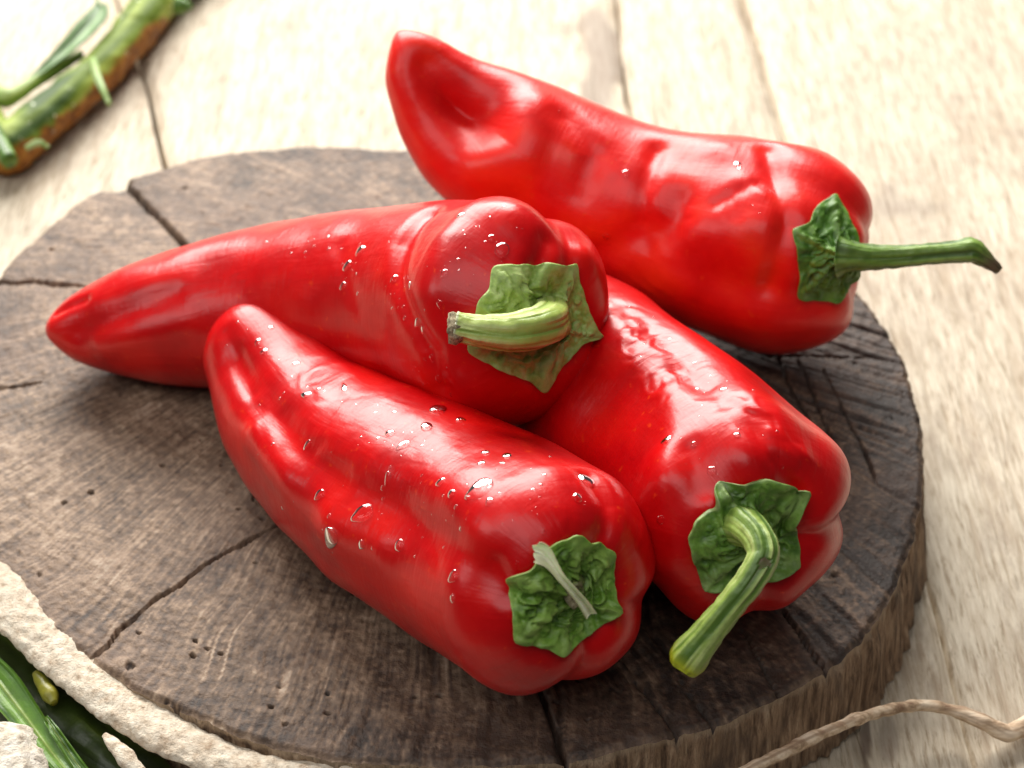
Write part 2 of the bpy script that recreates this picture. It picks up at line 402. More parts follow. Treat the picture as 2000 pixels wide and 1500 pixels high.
# dark notch at the back rim
c = at(222, 357, H)[:2]; q = 1 - sstep(.0025, .0055, np.hypot((P[:, 0] - c[0]) * .8, (P[:, 1] - c[1]) * .9)); z -= .005 * q; tone -= .5 * q
rim = np.repeat(r, NA); edge = sstep(.985, 1, rim); z -= .0011 * edge ** 2
tone += .20 * edge * sstep(-.2, .5, noise(P3 * 90, 88)); tone -= .10 * sstep(.90, .97, rim) * (1 - edge)
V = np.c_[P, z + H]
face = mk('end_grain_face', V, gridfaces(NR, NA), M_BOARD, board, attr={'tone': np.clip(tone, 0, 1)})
face['label'] = 'dark weathered top face with cracks and saw marks'
# side wall
NZ = 56; zs = np.linspace(0, 1, NZ)
top = V.reshape(NR, NA, 3)[-1]
lowout = .003 + .0025 * noise(circ * 2.2, 91)
rings_ = []
for k, s in enumerate(zs):
    rr = Rb + lowout * s ** 1.2 * 1.0 + (.0010 * noise(np.c_[circ[:, :2] * 55, np.full(NA, s * 1.0)], 92) + .0006 * noise(np.c_[circ[:, :2] * 140, np.full(NA, s * 2.0)], 93)) * sstep(0, .12, s)
    rr += .0008 * noise(np.c_[circ[:, :2] * 16, np.full(NA, s * 2.5)], 94) * sstep(0, .15, s)
    q = BC + rr[:, None] * circ[:, :2]; rings_.append(np.c_[q, top[:, 2] * (1 - s) + .0008 * s + 0 * s])
rings_[0] = top
SV = np.array(rings_).reshape(-1, 3)
side = mk('side_rim', SV, gridfaces(NZ, NA), M_SIDE, board, attr={'edge': np.repeat((1 - sstep(.02, .10, zs)) * .7, NA)})
side['label'] = 'light brown split side with upright grain'
bot = rings_[-1]; mk('underside', np.vstack([bot, [[BC[0], BC[1], .0008]]]), [(i, NA, (i + 1) % NA) for i in range(NA)], M_SIDE, board)

# ------------------------------------------------------------------ peppers
MILK = {}
class Pepper: pass
def pepper(name, label, ctrl, end_az, end_el, cap_len, grooves, feats, nseg=288, dip=.16, lobe=.10, seed=0, tipcap=.9, skin=None, blunt=.55, crinkle=()):
    """ctrl: (px, py, height of the spine above the board in cm or None = lying on it, radius in px)"""
    C = []
    for x, y, zc, rp in ctrl:
        zz = H + (.02 if zc is None else zc / 100)
        for _ in range(6):
            p = at(x, y, zz); rm = rp * depth(p) / FPX
            if zc is None: zz = H + rm * .97
        C.append([*p, rm])
    C = np.array(C)
    D = np.array([math.cos(end_el) * math.cos(end_az), math.cos(end_el) * math.sin(end_az), math.sin(end_el)])
    Rm = C[-1, 3]
    C = np.vstack([C, [*(C[-1, :3] + D * Rm * .18), Rm * .995]])
    S = catmull(C, 210)
    r0 = S[0, 3]; bk = S[0] + (S[0] - S[1]) / np.linalg.norm(S[0, :3] - S[1, :3]) * r0 * tipcap; bk[3] = max(bk[3], r0 * blunt)
    S = np.vstack([bk + (S[0] - bk) * t_ for t_ in np.linspace(0, 1, 12)[:-1]] + [S])
    # even arc length
    L = np.r_[0, np.cumsum(np.linalg.norm(np.diff(S[:, :3], axis=0), axis=1))]
    nb = 240; q = np.linspace(0, L[-1], nb); S = np.stack([np.interp(q, L, S[:, k]) for k in range(4)], -1)
    k_ = np.exp(-(np.arange(-60, 61) / 20.) ** 2 / 2); k_ /= k_.sum()   # ease the spine so that no ring folds over the next
    for c_ in range(4):
        v = S[:, c_]; lo = 2 * v[0] - v[60:0:-1]; hi = 2 * v[-1] - v[-2:-62:-1]; S[:, c_] = np.convolve(np.r_[lo, v, hi], k_, 'valid')
    L0 = r0 * (1.35 if blunt < .8 else tipcap + .3); nf = int(np.searchsorted(q, L0)); fi = L0 * (1 - np.cos(np.linspace(0.02, np.pi / 2, 30)))   # dense rings where the tip rounds off
    qq = np.r_[fi, q[nf + 1:]]; S = np.stack([np.interp(qq, q, S[:, k]) for k in range(4)], -1); nb = len(S)
    S[:, 3] *= np.where(qq < L0, np.sqrt(np.clip(1 - (1 - qq / L0) ** 2, 0, 1)), 1) ** .9
    T, Sd, Up = frames(S[:, :3]); bq = qq / q[-1]
    cen = []; rad_ = []; ss = []; uu = []; body = []; rho = []
    nt = 1; cen.append(S[0, :3]); rad_.append(0.); ss.append(Sd[0]); uu.append(Up[0]); body.append(0); rho.append(1.)
    for k in range(nb): cen.append(S[k, :3]); rad_.append(S[k, 3]); ss.append(Sd[k]); uu.append(Up[k]); body.append(bq[k]); rho.append(1.)
    ncp = 84; Lc = cap_len * Rm; pw = 2.3; Re = S[-1, 3]
    for k in range(1, ncp + 1):
        a = k / ncp * math.pi / 2; ro = math.cos(a) if k < ncp else 0.
        h = Lc * (1 - ro ** pw) ** (1 / pw) - dip * Rm * math.exp(-(ro / .34) ** 2)
        cen.append(S[-1, :3] + T[-1] * h); rad_.append(Re * ro); ss.append(Sd[-1]); uu.append(Up[-1]); body.append(1 + (1 - ro) * .5); rho.append(ro)
    cen, rad_, ss, uu, body, rho = map(np.array, (cen, rad_, ss, uu, body, rho)); m = len(cen)
    th = np.linspace(0, 2 * np.pi, nseg, endpoint=False)
    g = np.zeros((m, nseg))
    for ang_, dp, wd, reach in grooves:                    # angle deg, depth, width deg, how far down the body (0..1)
        drift = ang_ + 10 * np.sin(body * 3 + ang_)
        dth = (np.degrees(th)[None, :] - drift[:, None] + 180) % 360 - 180
        fade = sstep(1 - reach, 1.0, body) * (.10 + .90 * sstep(0, .45, rho))
        g += dp * fade[:, None] * (np.exp(-(dth / wd) ** 2) - .35 * np.exp(-(dth / (wd * 2.6)) ** 2))
    rr = rad_[:, None] * (1 - g)
    bulge = np.where(body > 1, lobe * Rm * np.sin(np.pi * np.clip(1 - rho, 0, 1) ** .8) ** 2, 0)
    ax = bulge[:, None] * (1 - 4.5 * g)
    tt = np.vstack([np.repeat(T[:1], nt, 0), T, np.repeat(T[-1:], ncp, 0)])
    V = cen[:, None] + rr[..., None] * (np.cos(th)[None, :, None] * ss[:, None] + np.sin(th)[None, :, None] * uu[:, None]) + ax[..., None] * tt[:, None]
    V = V.reshape(-1, 3); F = gridfaces(m, nseg)[:, ::-1]
    N = vnormals(V, F)
    if ((V - V.mean(0)) * N).sum() < 0: F = F[:, ::-1]; N = -N
    V += N * ((.0013 * noise(V * 36, seed) + .0006 * noise(V * 85, seed + 1))[:, None])
    def bvh(V_): return BVHTree.FromPolygons([tuple(v) for v in V_], F.tolist())
    tree = bvh(V)
    def hit(px_, py_, tr):
        dr = nrm(ray(px_, py_)); h_ = tr.ray_cast(Vector(CAM), Vector(dr)); return h_
    for pts, sg, hgt in feats:                              # px polyline, width in px, height in px (+ out, - in)
        L3 = []
        for x, y in pts:
            h_ = hit(x, y, tree)
            if h_[0] is not None: L3.append(np.array(h_[0]))
        if not L3: print('miss feature', name, pts); continue
        if len(L3) == 1: L3.append(L3[0] + 1e-5)
        sc = depth(L3[0]) / FPX
        dd, _ = polyd(V, L3); V = V + N * (hgt * sc * np.exp(-(dd / (sg * sc)) ** 2))[:, None]
        N = vnormals(V, F)
    for pts, sg, amp, fq in crinkle:                       # puckered skin along a line
        L3 = [np.array(h_[0]) for h_ in (hit(x, y, tree) for x, y in pts) if h_[0] is not None]
        sc = depth(L3[0]) / FPX; dd, pp = polyd(V, L3)
        wv = noise(V * fq + 1.5 * noise(V * fq * .6, seed + 5)[:, None], seed + 6); wv = np.sign(wv) * np.abs(wv) ** .7
        V = V + N * (amp * sc * wv * np.exp(-(dd / (sg * sc)) ** 2))[:, None]; N = vnormals(V, F)
    low = H + .0002                                         # the soft weight on the board flattens it a little
    V[:, 2] = np.where(V[:, 2] < low, low + (V[:, 2] - low) * .02, V[:, 2])
    base = Vector((V[:, 0].mean(), V[:, 1].mean(), V[:, 2].min()))
    root = empty(name, base); tag(root, label, 'pepper', 'red pointed peppers on the board')
    p = Pepper(); p.root = root; p.V = V; p.F = F; p.tree = bvh(V); p.N = vnormals(V, F); p.D = D; p.S = S; p.Rm = Rm
    arc = np.r_[0, np.cumsum(np.linalg.norm(np.diff(cen, axis=0), axis=1))]
    p.body = mk('flesh', V, F, skin or M_PEP, root, attr={'along': np.repeat(arc, nseg), 'round_x': np.tile(np.cos(th), m), 'round_y': np.tile(np.sin(th), m)})
    p.hit = lambda x, y: hit(x, y, p.tree)
    print(name, 'base z', round(V[:, 2].min() - H, 4), 'Rm', round(Rm, 4))
    return p

def calyx(p, cen, out, mat, lift=.0009, crump=.0013, stem_r=30, stem_h=.004, seed=0, curl=.0012, name='calyx'):
    """crumpled green star hugging the pepper's shoulder; out = outline points in px"""
    out = np.array(out, float); c = np.array(cen, float)
    a = np.unwrap(np.arctan2(*(out - c).T[::-1])); r_ = np.hypot(*(out - c).T)
    if a[-1] < a[0]: a = a[::-1]; r_ = r_[::-1]
    n = 150; m = 46; ph = np.linspace(0, 2 * np.pi, n, endpoint=False)
    aa = np.r_[a - 2 * np.pi, a, a + 2 * np.pi]; r3 = np.r_[r_, r_, r_]
    phw = a[0] + (ph - a[0]) % (2 * np.pi)
    # straight edges between the outline points
    R = np.zeros(n)
    for k in range(n):
        i = np.searchsorted(aa, phw[k], 'right') - 1; a0, a1, q0, q1 = aa[i], aa[i + 1], r3[i], r3[i + 1]
        A = np.array([q0 * math.cos(a0), q0 * math.sin(a0)]); B = np.array([q1 * math.cos(a1), q1 * math.sin(a1)]); dv = np.array([math.cos(phw[k]), math.sin(phw[k])])
        M = np.array([dv, A - B]).T
        try: R[k] = np.linalg.solve(M, A)[0]
        except Exception: R[k] = q0
    R *= 1 + .03 * noise(np.c_[np.cos(ph) * 9, np.sin(ph) * 9, ph * 0], seed)
    tips = [k for k in range(len(r_)) if r_[k] > r_[k - 1] and r_[k] > r_[(k + 1) % len(r_)]]
    pts = np.zeros((m, n, 3)); nor = np.zeros((m, n, 3)); ok = np.zeros((m, n), bool)
    us = np.linspace(0.0, 1, m)
    for j in range(n):
        last = None
        for i in range(m):
            x = c[0] + us[i] * R[j] * math.cos(ph[j]); y = c[1] + us[i] * R[j] * math.sin(ph[j])
            h_ = p.hit(x, y)
            if h_[0] is not None and np.dot(np.array(h_[1]), -nrm(ray(x, y))) > .10:
                pts[i, j] = h_[0]; nor[i, j] = h_[1]; last = i
            else:                                           # past the silhouette: carry on round it
                tn = pts[last, j] if last is not None else np.array(p.V.mean(0))
                dp = depth(tn); q_ = CAM + ray(x, y) * dp; pts[i, j] = q_ + FW * .0012 * (i - (last or 0)) * .3; nor[i, j] = nor[last, j]
    base_c = pts[0].mean(0); nc = nrm(nor[:8].mean((0, 1)))
    # smooth the carrier a little
    for _ in range(4):
        pts[1:-1] = (pts[:-2] + 2 * pts[1:-1] + pts[2:]) / 4
        pts = (np.roll(pts, 1, 1) + 2 * pts + np.roll(pts, -1, 1)) / 4 if _ < 2 else pts
        nor = nrm((np.roll(nor, 1, 1) + 2 * nor + np.roll(nor, -1, 1)) / 4)
    sc = depth(base_c) / FPX
    dpx = us[:, None] * R[None, :]
    flare = np.exp(-(dpx / (stem_r * 1.25)) ** 2) * stem_h
    W = pts.reshape(-1, 3)
    cr = (fbm(W * 200 + 1.2 * noise(W * 300, seed + 2)[:, None], seed + 3, 4)).reshape(m, n)
    cr = np.abs(cr) * 1.9 - .25
    cr2 = noise(W * 700, seed + 9).reshape(m, n)
    rib = np.zeros((m, n))
    for k in tips:
        dth = (ph - a[k] + np.pi) % (2 * np.pi) - np.pi
        rib += np.exp(-(dth[None, :] / (.10 + .12 * (1 - us[:, None]))) ** 2)
    rib = np.clip(rib, 0, 1)
    env = np.sin(np.pi * np.clip(us, 0, 1) ** .8)[:, None] * .8 + .2
    hgt = lift + crump * cr * env + .0003 * cr2 + .0018 * rib * env + curl * us[:, None] ** 5 * (0.5 + noise(np.stack([np.cos(ph) * 3, np.sin(ph) * 3, ph * 0], -1), seed + 5))[None, :]
    hgt = np.maximum(hgt, .00025)
    Vt = pts + nor * hgt[..., None] + nc * flare[..., None]
    Vb = pts - nor * .0012
    # rim closed down to the skin
    Vt2 = np.concatenate([Vt, (pts[-1:] + nor[-1:] * (hgt[-1:] - .0009)[..., None])], 0)
    Vf = Vt2.reshape(-1, 3); F = gridfaces(m + 1, n)
    N = vnormals(Vf, F)
    if (N.reshape(m + 1, n, 3)[m // 2] * nor[m // 2]).sum() < 0: F = F[:, ::-1]
    e = np.repeat(sstep(.965, 1.0, np.r_[us, 1.]), n) * (.45 + .35 * noise(Vf * 260, seed))
    e = np.maximum(e, .35 * np.r_[rib, rib[-1:]].ravel() * np.repeat(np.r_[us, 1], n))
    hv = np.concatenate([hgt, hgt[-1:]], 0).ravel(); hn = np.clip((hv - np.percentile(hv, 5)) / (np.percentile(hv, 95) - np.percentile(hv, 5)), 0, 1)
    o = mk(name, Vf, F, mat, p.root, attr={'edge': np.clip(e, 0, 1), 'ridge': hn})
    return base_c, nc, o

def stem(p, name, b, pts, mat, shape=None, endlen=.12, seg=44, edge_fn=None, n=90, rough=.00035, parent=None, seed=0, twist=0., spot=None):
    """pts: (px, py, toward the camera from the base b in cm, radius in px)"""
    d0 = depth(b); C = []
    for x, y, off, rp in pts:
        dd = d0 - off / 100; q = CAM + ray(x, y) * dd; C.append([*q, rp * dd / FPX])
    S = catmull(C, n)
    def at_(V, u, t):
        px_, py_ = project(V)
        st = .5 + .38 * noise(np.c_[np.cos(t + twist * u) * 4.2, np.sin(t + twist * u) * 4.2, u * 2.2], seed) + .2 * noise(np.c_[np.cos(t) * 10, np.sin(t) * 10, u * 6], seed + 1)
        e = sstep(1 - endlen, 1 - endlen * .35, u) if edge_fn is None else edge_fn(u, t)
        if spot: st = np.where(np.hypot(px_ - spot[0], py_ - spot[1]) < spot[2] * (1 + .4 * noise(V * 900, 2)), -.6, st)
        return {'streak': np.clip(st, 0, 1), 'edge': e}
    def shp(t, u):
        k = 1 + .05 * noise(np.stack(np.broadcast_arrays(np.cos(t + twist * u) * 2.6, np.sin(t + twist * u) * 2.6, u * 2.2), -1), seed + 2) + .05 * np.cos(5 * t + 2 * u) + .03 * noise(np.stack(np.broadcast_arrays(np.cos(t) * 7, np.sin(t) * 7, u * 3), -1), seed + 4)
        return k * (shape(t, u) if shape else 1)
    return tube(name, S[:, :3], S[:, 3], mat, p.root if p else parent, seg=seg, rough=rough, nfreq=420, shape=shp, attr=at_, seed=seed)

R = math.radians
pepA = pepper('red_pepper', 'red pepper nearest the camera, its stem torn to a pale sliver',
    [(488, 662, 2.9, 90), (516, 708, 2.8, 122), (556, 766, None, 146), (612, 845, None, 160), (705, 922, None, 192), (822, 985, None, 218), (930, 1045, None, 230), (1038, 1102, 3.9, 228)],
    R(-62), R(16), .62,
    [(205, .13, 15, .38), (283, .13, 14, .36), (112, .05, 20, .3), (18, .05, 20, .35)],
    [([(408, 618)], 16, 16), ([(440, 650), (455, 700), (480, 760)], 20, -5), ([(455, 700), (520, 790), (590, 885), (660, 935), (760, 990), (880, 1065), (950, 1120)], 42, -16),
     ([(500, 850), (560, 930)], 44, 15), ([(640, 1030), (740, 1080)], 48, 13), ([(600, 640), (680, 730)], 30, 5), ([(960, 1110), (990, 1160)], 26, -13),
     ([(1150, 930), (1185, 985), (1180, 1040)], 24, -11), ([(860, 930), (1000, 960)], 60, 5)], seed=3, tipcap=.72, blunt=.95, crinkle=[([(520, 780), (700, 960), (900, 1090), (1000, 1130)], 70, 2.2, 110), ([(600, 720), (850, 900), (1100, 980)], 90, 1.0, 190)])
pepC = pepper('red_pepper', 'right red pepper with a long green stem bent down over the board',
    [(1045, 555, 1.8, 60), (1080, 605, 2.1, 105), (1136, 694, None, 168), (1208, 790, None, 210), (1322, 880, None, 220), (1420, 985, 3.7, 224)],
    R(-72), R(24), .60,
    [(196, .15, 13, .45), (262, .13, 13, .4), (330, .05, 18, .3), (60, .08, 22, .5), (125, .07, 16, .6)],
    [([(1200, 625), (1260, 715), (1310, 775), (1320, 840), (1300, 930)], 42, 10), ([(1330, 720), (1420, 780), (1490, 870), (1540, 950)], 26, -11), ([(1240, 620), (1330, 700)], 30, -6),
     ([(1460, 890)], 42, 11), ([(1575, 905)], 34, 9), ([(1385, 985)], 26, 8), ([(1350, 880), (1370, 960)], 30, -10), ([(1520, 900), (1560, 960)], 16, -5), ([(1600, 1020)], 30, 5), ([(1180, 800), (1240, 1000)], 60, -8)], seed=13, crinkle=[([(1200, 600), (1290, 690), (1400, 760), (1500, 850), (1560, 900)], 46, 3.2, 210), ([(1215, 650), (1300, 780)], 26, 2.4, 320)])
pepB = pepper('red_pepper', 'long curved red pepper whose thin tip points left and short stem faces the camera',
    [(130, 645, 1.5, 48), (172, 643, None, 80), (250, 635, None, 114), (335, 622, None, 131), (440, 608, 2.2, 146), (600, 597, 2.9, 170), (745, 595, 3.9, 186), (870, 600, 4.8, 196), (972, 612, 5.6, 219)],
    R(-68), R(24), .66,
    [(140, .15, 15, .30), (205, .07, 16, .3), (275, .07, 20, .35), (20, .04, 20, .3)],
    [([(835, 415), (790, 470), (775, 540), (800, 620), (840, 690), (860, 760)], 26, -15), ([(110, 610), (165, 585)], 12, -6), ([(340, 570), (240, 610), (150, 650)], 26, -7), ([(200, 680), (280, 650), (370, 630)], 26, 6),
     ([(930, 410), (990, 420)], 55, 15), ([(1070, 470), (1050, 520)], 26, -14), ([(1135, 500)], 34, 12), ([(870, 470), (850, 560)], 45, 9), ([(660, 480), (700, 600)], 20, -3)], seed=23, tipcap=.9, blunt=.7)
pepD = pepper('red_pepper', 'back red pepper with a deep dent near its tip and stem pointing right',
    [(802, 106, 8.0, 60), (822, 142, 7.6, 88), (872, 203, 6.6, 124), (965, 280, 5.4, 156), (1100, 350, 4.4, 168), (1240, 412, 3.9, 162), (1375, 455, 3.8, 196), (1478, 478, 3.75, 208)],
    R(-22), R(-2), .80,
    [(170, .07, 15, .3), (250, .05, 15, .3), (20, .10, 15, .4), (300, .07, 18, .4), (90, .09, 14, .45)],
    [([(890, 190), (905, 205)], 84, -92), ([(840, 120), (870, 160)], 50, -26), ([(1040, 200), (1020, 300), (920, 330)], 42, 13), ([(1285, 290), (1262, 350), (1250, 430)], 22, -13), ([(1330, 395), (1310, 440), (1220, 470), (1150, 500)], 34, -14),
     ([(1240, 600), (1330, 540), (1470, 450)], 50, 11), ([(1500, 290), (1515, 360), (1535, 440), (1500, 560)], 22, -13), ([(1110, 230), (1160, 300), (1130, 380)], 26, -8), ([(1400, 300), (1440, 350)], 40, 8),
     ([(1480, 360), (1400, 400)], 16, -6), ([(1000, 400), (1080, 470)], 30, -6)], seed=33, crinkle=[([(1080, 260), (1180, 380), (1330, 430), (1450, 380)], 90, 4.5, 75), ([(1200, 560), (1330, 480), (1450, 430)], 60, 2.5, 160)], skin=M_PEP_D)

G_A = mat_green('calyx_green', (.035, .10, .010), (.115, .25, .022), (.27, .43, .08), (.30, .36, .12))
G_B = mat_green('calyx_light_green', (.12, .22, .022), (.27, .40, .07), (.46, .58, .20), (.33, .42, .14))
G_C = mat_green('calyx_dark_green', (.026, .078, .009), (.080, .185, .018), (.20, .34, .06), (.30, .34, .16))
G_D = mat_green('calyx_far_green', (.022, .075, .008), (.065, .175, .015), (.13, .27, .03), (.20, .32, .06))
S_LIGHT = mat_stem('stem_light_green', (.22, .32, .05), (.38, .48, .10), (.54, .62, .24), (.42, .44, .26))
S_GREEN = mat_stem('stem_green', (.075, .15, .018), (.25, .36, .065), (.44, .52, .18), (.36, .40, .012))
S_DARK = mat_stem('stem_dark_green', (.05, .11, .012), (.14, .25, .03), (.24, .36, .07), (.115, .08, .04))
S_DRY = mat_stem('torn_stem_pale', (.52, .56, .28), (.74, .76, .46), (.86, .87, .64), (.72, .68, .42))
FIB = mat_plain('stem_fibre', [(.35, (.10, .075, .04)), (.5, (.30, .24, .14)), (.7, (.55, .48, .32))], 900, .8, .0006)

# calyxes
bA, nA, _ = calyx(pepA, (1108, 1158), [(1120, 1040), (1145, 1062), (1160, 1057), (1200, 1078), (1199, 1135), (1208, 1200), (1160, 1232), (1120, 1258), (1088, 1284), (1065, 1262), (1005, 1247), (1000, 1200), (998, 1150), (1001, 1119), (1035, 1112), (1045, 1090), (1075, 1064), (1100, 1054)], G_A, stem_r=30, stem_h=.003, seed=5, crump=.0034)
bB, nB, _ = calyx(pepB, (1062, 640), [(958, 519), (1010, 520), (1060, 517), (1100, 522), (1126, 514), (1130, 550), (1143, 600), (1164, 657), (1130, 676), (1092, 720), (1055, 767), (1040, 747), (985, 724), (940, 700), (911, 680), (926, 640), (936, 590), (957, 560)], G_B, stem_r=44, stem_h=.004, seed=15, crump=.0026)
bC, nC, _ = calyx(pepC, (1440, 1045), [(1402, 936), (1430, 944), (1465, 942), (1495, 932), (1530, 940), (1583, 955), (1572, 975), (1555, 1010), (1558, 1050), (1565, 1106), (1520, 1126), (1470, 1138), (1430, 1146), (1370, 1139), (1358, 1100), (1344, 1040), (1365, 1005), (1395, 990), (1395, 960)], G_C, stem_r=46, stem_h=.005, seed=25, curl=.003, crump=.0028)
bD, nD, _ = calyx(pepD, (1628, 500), [(1630, 378), (1645, 410), (1656, 440), (1672, 480), (1670, 530), (1650, 560), (1637, 591), (1590, 586), (1553, 581), (1561, 540), (1555, 490), (1549, 452), (1580, 435), (1592, 408)], G_D, stem_r=26, stem_h=.003, seed=35, crump=.0022)

# stems
stem(pepB, 'stem', bB, [(1060, 622, -.3, 60), (1066, 622, .5, 50), (1070, 628, 1.2, 42), (1062, 636, 1.9, 42), (1030, 645, 2.3, 40), (985, 650, 2.5, 36), (935, 645, 2.6, 31), (905, 640, 2.6, 29), (889, 637, 2.6, 31)], S_LIGHT, endlen=.06, seed=4)
q = CAM + ray(887, 641) * (depth(bB) - .0262)
tube('stem_end', [q + np.array([.0012, .0003, 0]), q, q - np.array([.0011, 0, .0])], [.0036, .0042, .0037], FIB, pepB.root, seg=40, rough=.0012, nfreq=700, attr=lambda V, u, t: {'edge': 0 * u}, seed=3)
stem(pepC, 'stem', bC, [(1420, 1030, -.4, 52), (1436, 1024, .5, 44), (1460, 1032, 1.2, 37), (1484, 1058, 1.8, 32), (1490, 1090, 2.1, 31), (1466, 1134, 2.2, 30), (1428, 1182, 2.1, 29), (1388, 1232, 1.9, 31), (1355, 1272, 1.7, 37), (1342, 1290, 1.6, 39), (1335, 1300, 1.55, 34)], S_GREEN, endlen=.22, seed=14, n=120, spot=(1494, 1100, 13))
stem(pepD, 'stem', bD, [(1638, 500, .1, 44), (1660, 501, .2, 31), (1700, 503, .2, 25), (1760, 501, .2, 22), (1820, 496, .2, 21), (1870, 492, .2, 22), (1897, 490, .2, 25), (1918, 502, .2, 18), (1938, 517, .2, 13), (1952, 529, .2, 9)], S_DARK, endlen=.32, seed=24)
stem(pepD, 'stem_node', bD, [(1900, 492, .2, 10), (1908, 482, .2, 8), (1911, 470, .2, 5)], S_DARK, edge_fn=lambda u, t: 1 + 0 * u, seed=26, n=10, seg=16)
# front pepper: dark fibrous stub and the pale torn sliver
stem(pepA, 'stem_stub', bA, [(1112, 1150, -.1, 34), (1118, 1148, .35, 27), (1124, 1150, .6, 20), (1126, 1152, .65, 8)], mat_stem('stub_green', (.05, .06, .02), (.12, .16, .04), (.26, .32, .09), (.16, .13, .07)), endlen=.3, seed=34, n=24, rough=.0012)
def sliver(p, b, pts, mat, name='torn_stem_strip'):
    d0 = depth(b); n = 70; C = []
    for x, y, off, wpx, _ in pts:
        dd = d0 - off / 100; C.append([*(CAM + ray(x, y) * dd), wpx * dd / FPX])
    S = catmull(C, n); T = nrm(np.gradient(S[:, :3], axis=0)); side_ = nrm(np.cross(T, -FW)); up_ = np.cross(side_, T); up_ *= np.sign((up_ * -FW).sum(1))[:, None]
    k = 13; us = np.linspace(-1, 1, k); V = []
    for i in range(n + 1):
        for u_ in us:
            w_ = S[i, 3]; rag = 0
            if i < 6: rag = .0016 * noise([[u_ * 4, 3., 1.]], 4)[0] * (6 - i) / 6
            V.append(S[i, :3] + side_[i] * u_ * w_ + up_[i] * (.0011 * u_ * u_ * 1.3 - .0004 * abs(u_) ** 6) - T[i] * rag)
    V = np.array(V); Vb = V - np.repeat(up_, k, 0) * .0006
    F = gridfaces(n + 1, k, False); nn = len(V); F2 = F[:, ::-1] + nn; E_ = []
    for i in range(n): E_ += [(i * k, i * k + nn, (i + 1) * k + nn, (i + 1) * k), (i * k + k - 1, (i + 1) * k + k - 1, (i + 1) * k + k - 1 + nn, i * k + k - 1 + nn)]
    for j in range(k - 1): E_ += [(j, j + 1, j + 1 + nn, j + nn), (n * k + j, n * k + j + nn, n * k + j + 1 + nn, n * k + j + 1)]
    VV = np.vstack([V, Vb]); uu_ = np.tile(np.tile(us, n + 1), 2); ii = np.tile(np.repeat(np.linspace(0, 1, n + 1), k), 2)
    return mk(name, VV, np.vstack([F, F2, np.array(E_)]), mat, p.root, attr={'streak': np.clip(.6 + .3 * noise(np.c_[uu_ * 5, ii * 3, uu_ * 0], 8), 0, 1), 'edge': sstep(.75, 1, np.abs(uu_)) * .8})
sl = sliver(pepA, bA, [(1040, 1076, 1.7, 20, 0), (1058, 1082, 1.7, 21, 0), (1076, 1100, 1.65, 13, 0), (1095, 1127, 1.6, 9, 0), (1118, 1153, 1.45, 9, 0), (1140, 1180, 1.2, 11, 0), (1153, 1200, 1.0, 12, 0)], S_DRY)
sl['label'] = 'pale torn strip of the broken stem'
stem(pepA, 'stem_fibre', bA, [(1106, 1160, .5, 9), (1116, 1172, .7, 11), (1126, 1186, .75, 7)], FIB, seed=36, n=16, seg=16, edge_fn=lambda u, t: 0 * u)

# ------------------------------------------------------------------ water drops
def dome_verts(nr=7, ns=16):
    V = [(0, 0, 1)]
    for i in range(1, nr + 1):
        a = i / nr * math.pi / 2
        for j in range(ns): V.append((math.sin(a) * math.cos(j / ns * 2 * math.pi), math.sin(a) * math.sin(j / ns * 2 * math.pi), math.cos(a)))
    for j in range(ns): V.append((.96 * math.cos(j / ns * 2 * math.pi), .96 * math.sin(j / ns * 2 * math.pi), -.45))
    V.append((0, 0, -.45))
    F = [(0, 1 + j, 1 + (j + 1) % ns) for j in range(ns)]
    for i in range(nr):
        for j in range(ns):
            a = 1 + i * ns + j; b = 1 + i * ns + (j + 1) % ns; F.append((a, a + ns, b + ns, b))
    e = 1 + nr * ns; F += [(e + j, len(V) - 1, e + (j + 1) % ns) for j in range(ns)]
    return np.array(V), F
DV, DF = dome_verts(10, 28); DVs, DFs = dome_verts(4, 10)
def drop_frame(p, x, y, rpx, el, hh):
    h_ = p.hit(x, y)
    if h_[0] is None: return None
    P0 = np.array(h_[0]); N0 = np.array(h_[1])
    if N0 @ -nrm(ray(x, y)) < .15: return None
    g_ = np.array([0, 0, -1.]) + .25 * nrm(np.array([rng.randn(), rng.randn(), 0])); g_ = g_ - N0 * (g_ @ N0)
    g_ = nrm(g_) if np.linalg.norm(g_) > .15 else nrm(np.cross(N0, [1, 0.2, 0])); s_ = np.cross(N0, g_); rm = rpx * depth(P0) / FPX
    return P0, N0, g_, s_, rm, rm * el, rm * hh
